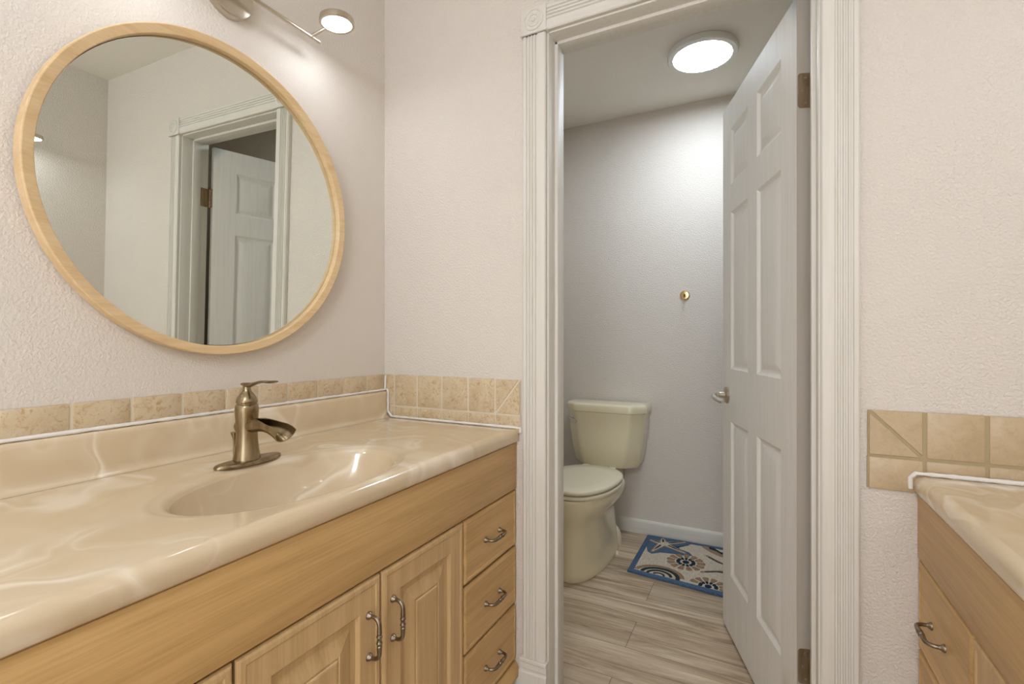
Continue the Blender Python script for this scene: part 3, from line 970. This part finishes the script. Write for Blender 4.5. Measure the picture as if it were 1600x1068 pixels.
for tx_, ty_ in tips_o:
    C, T = Vector(SC), Vector((tx_, ty_))
    d_ = (T - C)
    n_ = Vector((-d_.y, d_.x)).normalized()
    arms.append([tuple(C + d_ * .22 - n_ * .0055), tuple(C + d_ * .50 - n_ * .006), tuple(C + d_ * .92), tuple(C + d_ * .50 + n_ * .006), tuple(C + d_ * .22 + n_ * .0055)])
patch('starfish_stripes', arms, WDARK, .0144, label='charcoal stripes on the starfish arms')
def dollar(c, r, a0, n, name):
    outer, inner = [], []
    for k in range(n):
        q = a0 + 2 * PI * k / n
        def pp(rad, off):
            return (c[0] + rad * math.cos(q + off), c[1] + rad * math.sin(q + off))
        h = PI / n * .74
        outer.append([pp(r * .58, -h * .8), pp(r * .95, -h), pp(r, -h * .4), pp(r, h * .4), pp(r * .95, h), pp(r * .58, h * .8)])
        inner.append([pp(r * .30, -h * .5), pp(r * .36, -h), pp(r * .50, -h * .8), pp(r * .50, h * .8), pp(r * .36, h), pp(r * .30, h * .5)])
    inner.append([(c[0] + r * .18 * math.cos(2 * PI * k / 10), c[1] + r * .18 * math.sin(2 * PI * k / 10)) for k in range(10)])
    lo = 2.43 if name == 'low' else 0
    return outer, inner
def keep(polys, ymin):
    return [p for p in polys if min(q[1] for q in p) > ymin]
o1, i1 = dollar((-.346, 2.597), .092, .2, 13, '')
patch('sand_dollar', o1, WTAN, label='tan petals of the whole flower-like shell')
patch('sand_dollar', i1, WNAVY, .0138, label='navy petals of the whole flower-like shell')
def rug_y(x):
    return 2.383 - (x + .588) * .1043
o2, i2 = dollar((-.222, 2.388), .085, .35, 13, '')
cut = lambda ps: [p for p in ps if all(q[1] > rug_y(q[0]) + .026 for q in p)]
patch('sand_dollar', cut(o2), WTAN, label='tan petals of the shell cut by the border')
patch('sand_dollar', cut(i2), WNAVY, .0138, label='navy petals of the shell cut by the border')
def arc(c, r0, r1, a0, a1, w0, w1, ky=1.0, n=14):
    quads = []
    for k in range(n):
        P4 = []
        for kk, s_ in ((k, -1), (k + 1, -1), (k + 1, 1), (k, 1)):
            f_ = kk / n
            q = math.radians(a0 + (a1 - a0) * f_)
            r = r0 + (r1 - r0) * f_ + s_ * (w0 + (w1 - w0) * f_) / 2
            P4.append((c[0] + r * math.cos(q), c[1] + r * ky * math.sin(q)))
        quads.append(P4)
    return quads
SPC = (-.444, 2.396)
patch('spiral_shell', cut(arc(SPC, .108, .112, -25, 200, .022, .020, .86)), WTAN, .0124, label='tan rim of the spiral shell')
patch('spiral_shell', cut(arc(SPC, .090, .080, -22, 185, .020, .016, .84) + arc(SPC, .058, .052, -28, 190, .015, .012, .84) + arc(SPC, .026, .024, -40, 215, .010, .008, .8)), WDARK, .0136, label='charcoal coils of the spiral shell')
patch('conch_shell', [[(-.300, 2.842), (-.270, 2.846), (-.200, 2.835), (-.14, 2.845), (-.09, 2.82), (-.08, 2.76), (-.13, 2.735), (-.194, 2.742), (-.245, 2.775), (-.285, 2.815)]], WTAN, .0122, label='tan conch shell at the wall side')
patch('conch_shell', [[(-.262, 2.845), (-.215, 2.836), (-.16, 2.838), (-.13, 2.80), (-.16, 2.765), (-.195, 2.775), (-.22, 2.80), (-.255, 2.815)]], WNAVY, .0132, label='navy hollow of the conch shell')
patch('conch_shell', [[(-.230, 2.832), (-.19, 2.828), (-.16, 2.81), (-.175, 2.79), (-.2, 2.80)]], WCREAM, .0140, label='cream swirl in the conch shell')
def stroke(pts, wd):
    out_ = []
    for (a, b) in zip(pts[:-1], pts[1:]):
        a, b = Vector(a), Vector(b)
        n_ = Vector((-(b - a).y, (b - a).x)).normalized() * wd / 2
        out_.append([tuple(a - n_), tuple(b - n_), tuple(b + n_), tuple(a + n_)])
    return out_
patch('shell_outline', stroke([(-.262, 2.725), (-.22, 2.69), (-.18, 2.66), (-.12, 2.63)], .013), WTAN, .0130, label='tan stroke of the shell ridge')
patch('shell_outline', stroke([(-.268, 2.521), (-.23, 2.545), (-.18, 2.575), (-.10, 2.57)], .010), WTAN, .0130, label='tan stroke of the shell tip')
patch('shell_outline', stroke([(-.25, 2.708), (-.2, 2.668), (-.15, 2.64)], .005), WDARK, .0138, label='charcoal stroke of the shell ridge')
patch('shell_outline', stroke([(-.25, 2.528), (-.2, 2.556), (-.13, 2.566)], .004), WDARK, .0138, label='charcoal stroke of the shell tip')

# ------------------------------------------------------------------ small fittings
hk = thing('robe_hook', (-.392, YF, 1.377), 'small round brass hook on the wall left of the open door', 'hook')
M = Matrix.Translation((-.392, YF, 1.377)) @ Matrix.Rotation(PI / 2, 4, 'X')
part('plate', MB().lathe([(.026, 0), (.026, .004), (.022, .008), (.008, .0095), (.0, .0095)], M, 32), BRASS, hk)
part('prong', MB().tube([(-.392, YF - .008, 1.377), (-.392, YF - .028, 1.373), (-.390, YF - .042, 1.366), (-.388, YF - .047, 1.380)], [.005, .005, .0045, .005], 10), BRASS, hk)
ch = thing('ceiling_hook', (-1.031, 2.71, ZC), 'tiny screw hook in the toilet room ceiling near the doorway edge', 'hook')
pts = [(-1.031, 2.71, ZC + .002), (-1.031, 2.71, ZC - .012)] + [(-1.031 + .008 - .008 * math.cos(q), 2.71, ZC - .012 - .009 * math.sin(q)) for q in [PI * k / 7 for k in range(1, 8)]]
part('shank', MB().tube(pts, .0015, 8), WHITEP, ch)
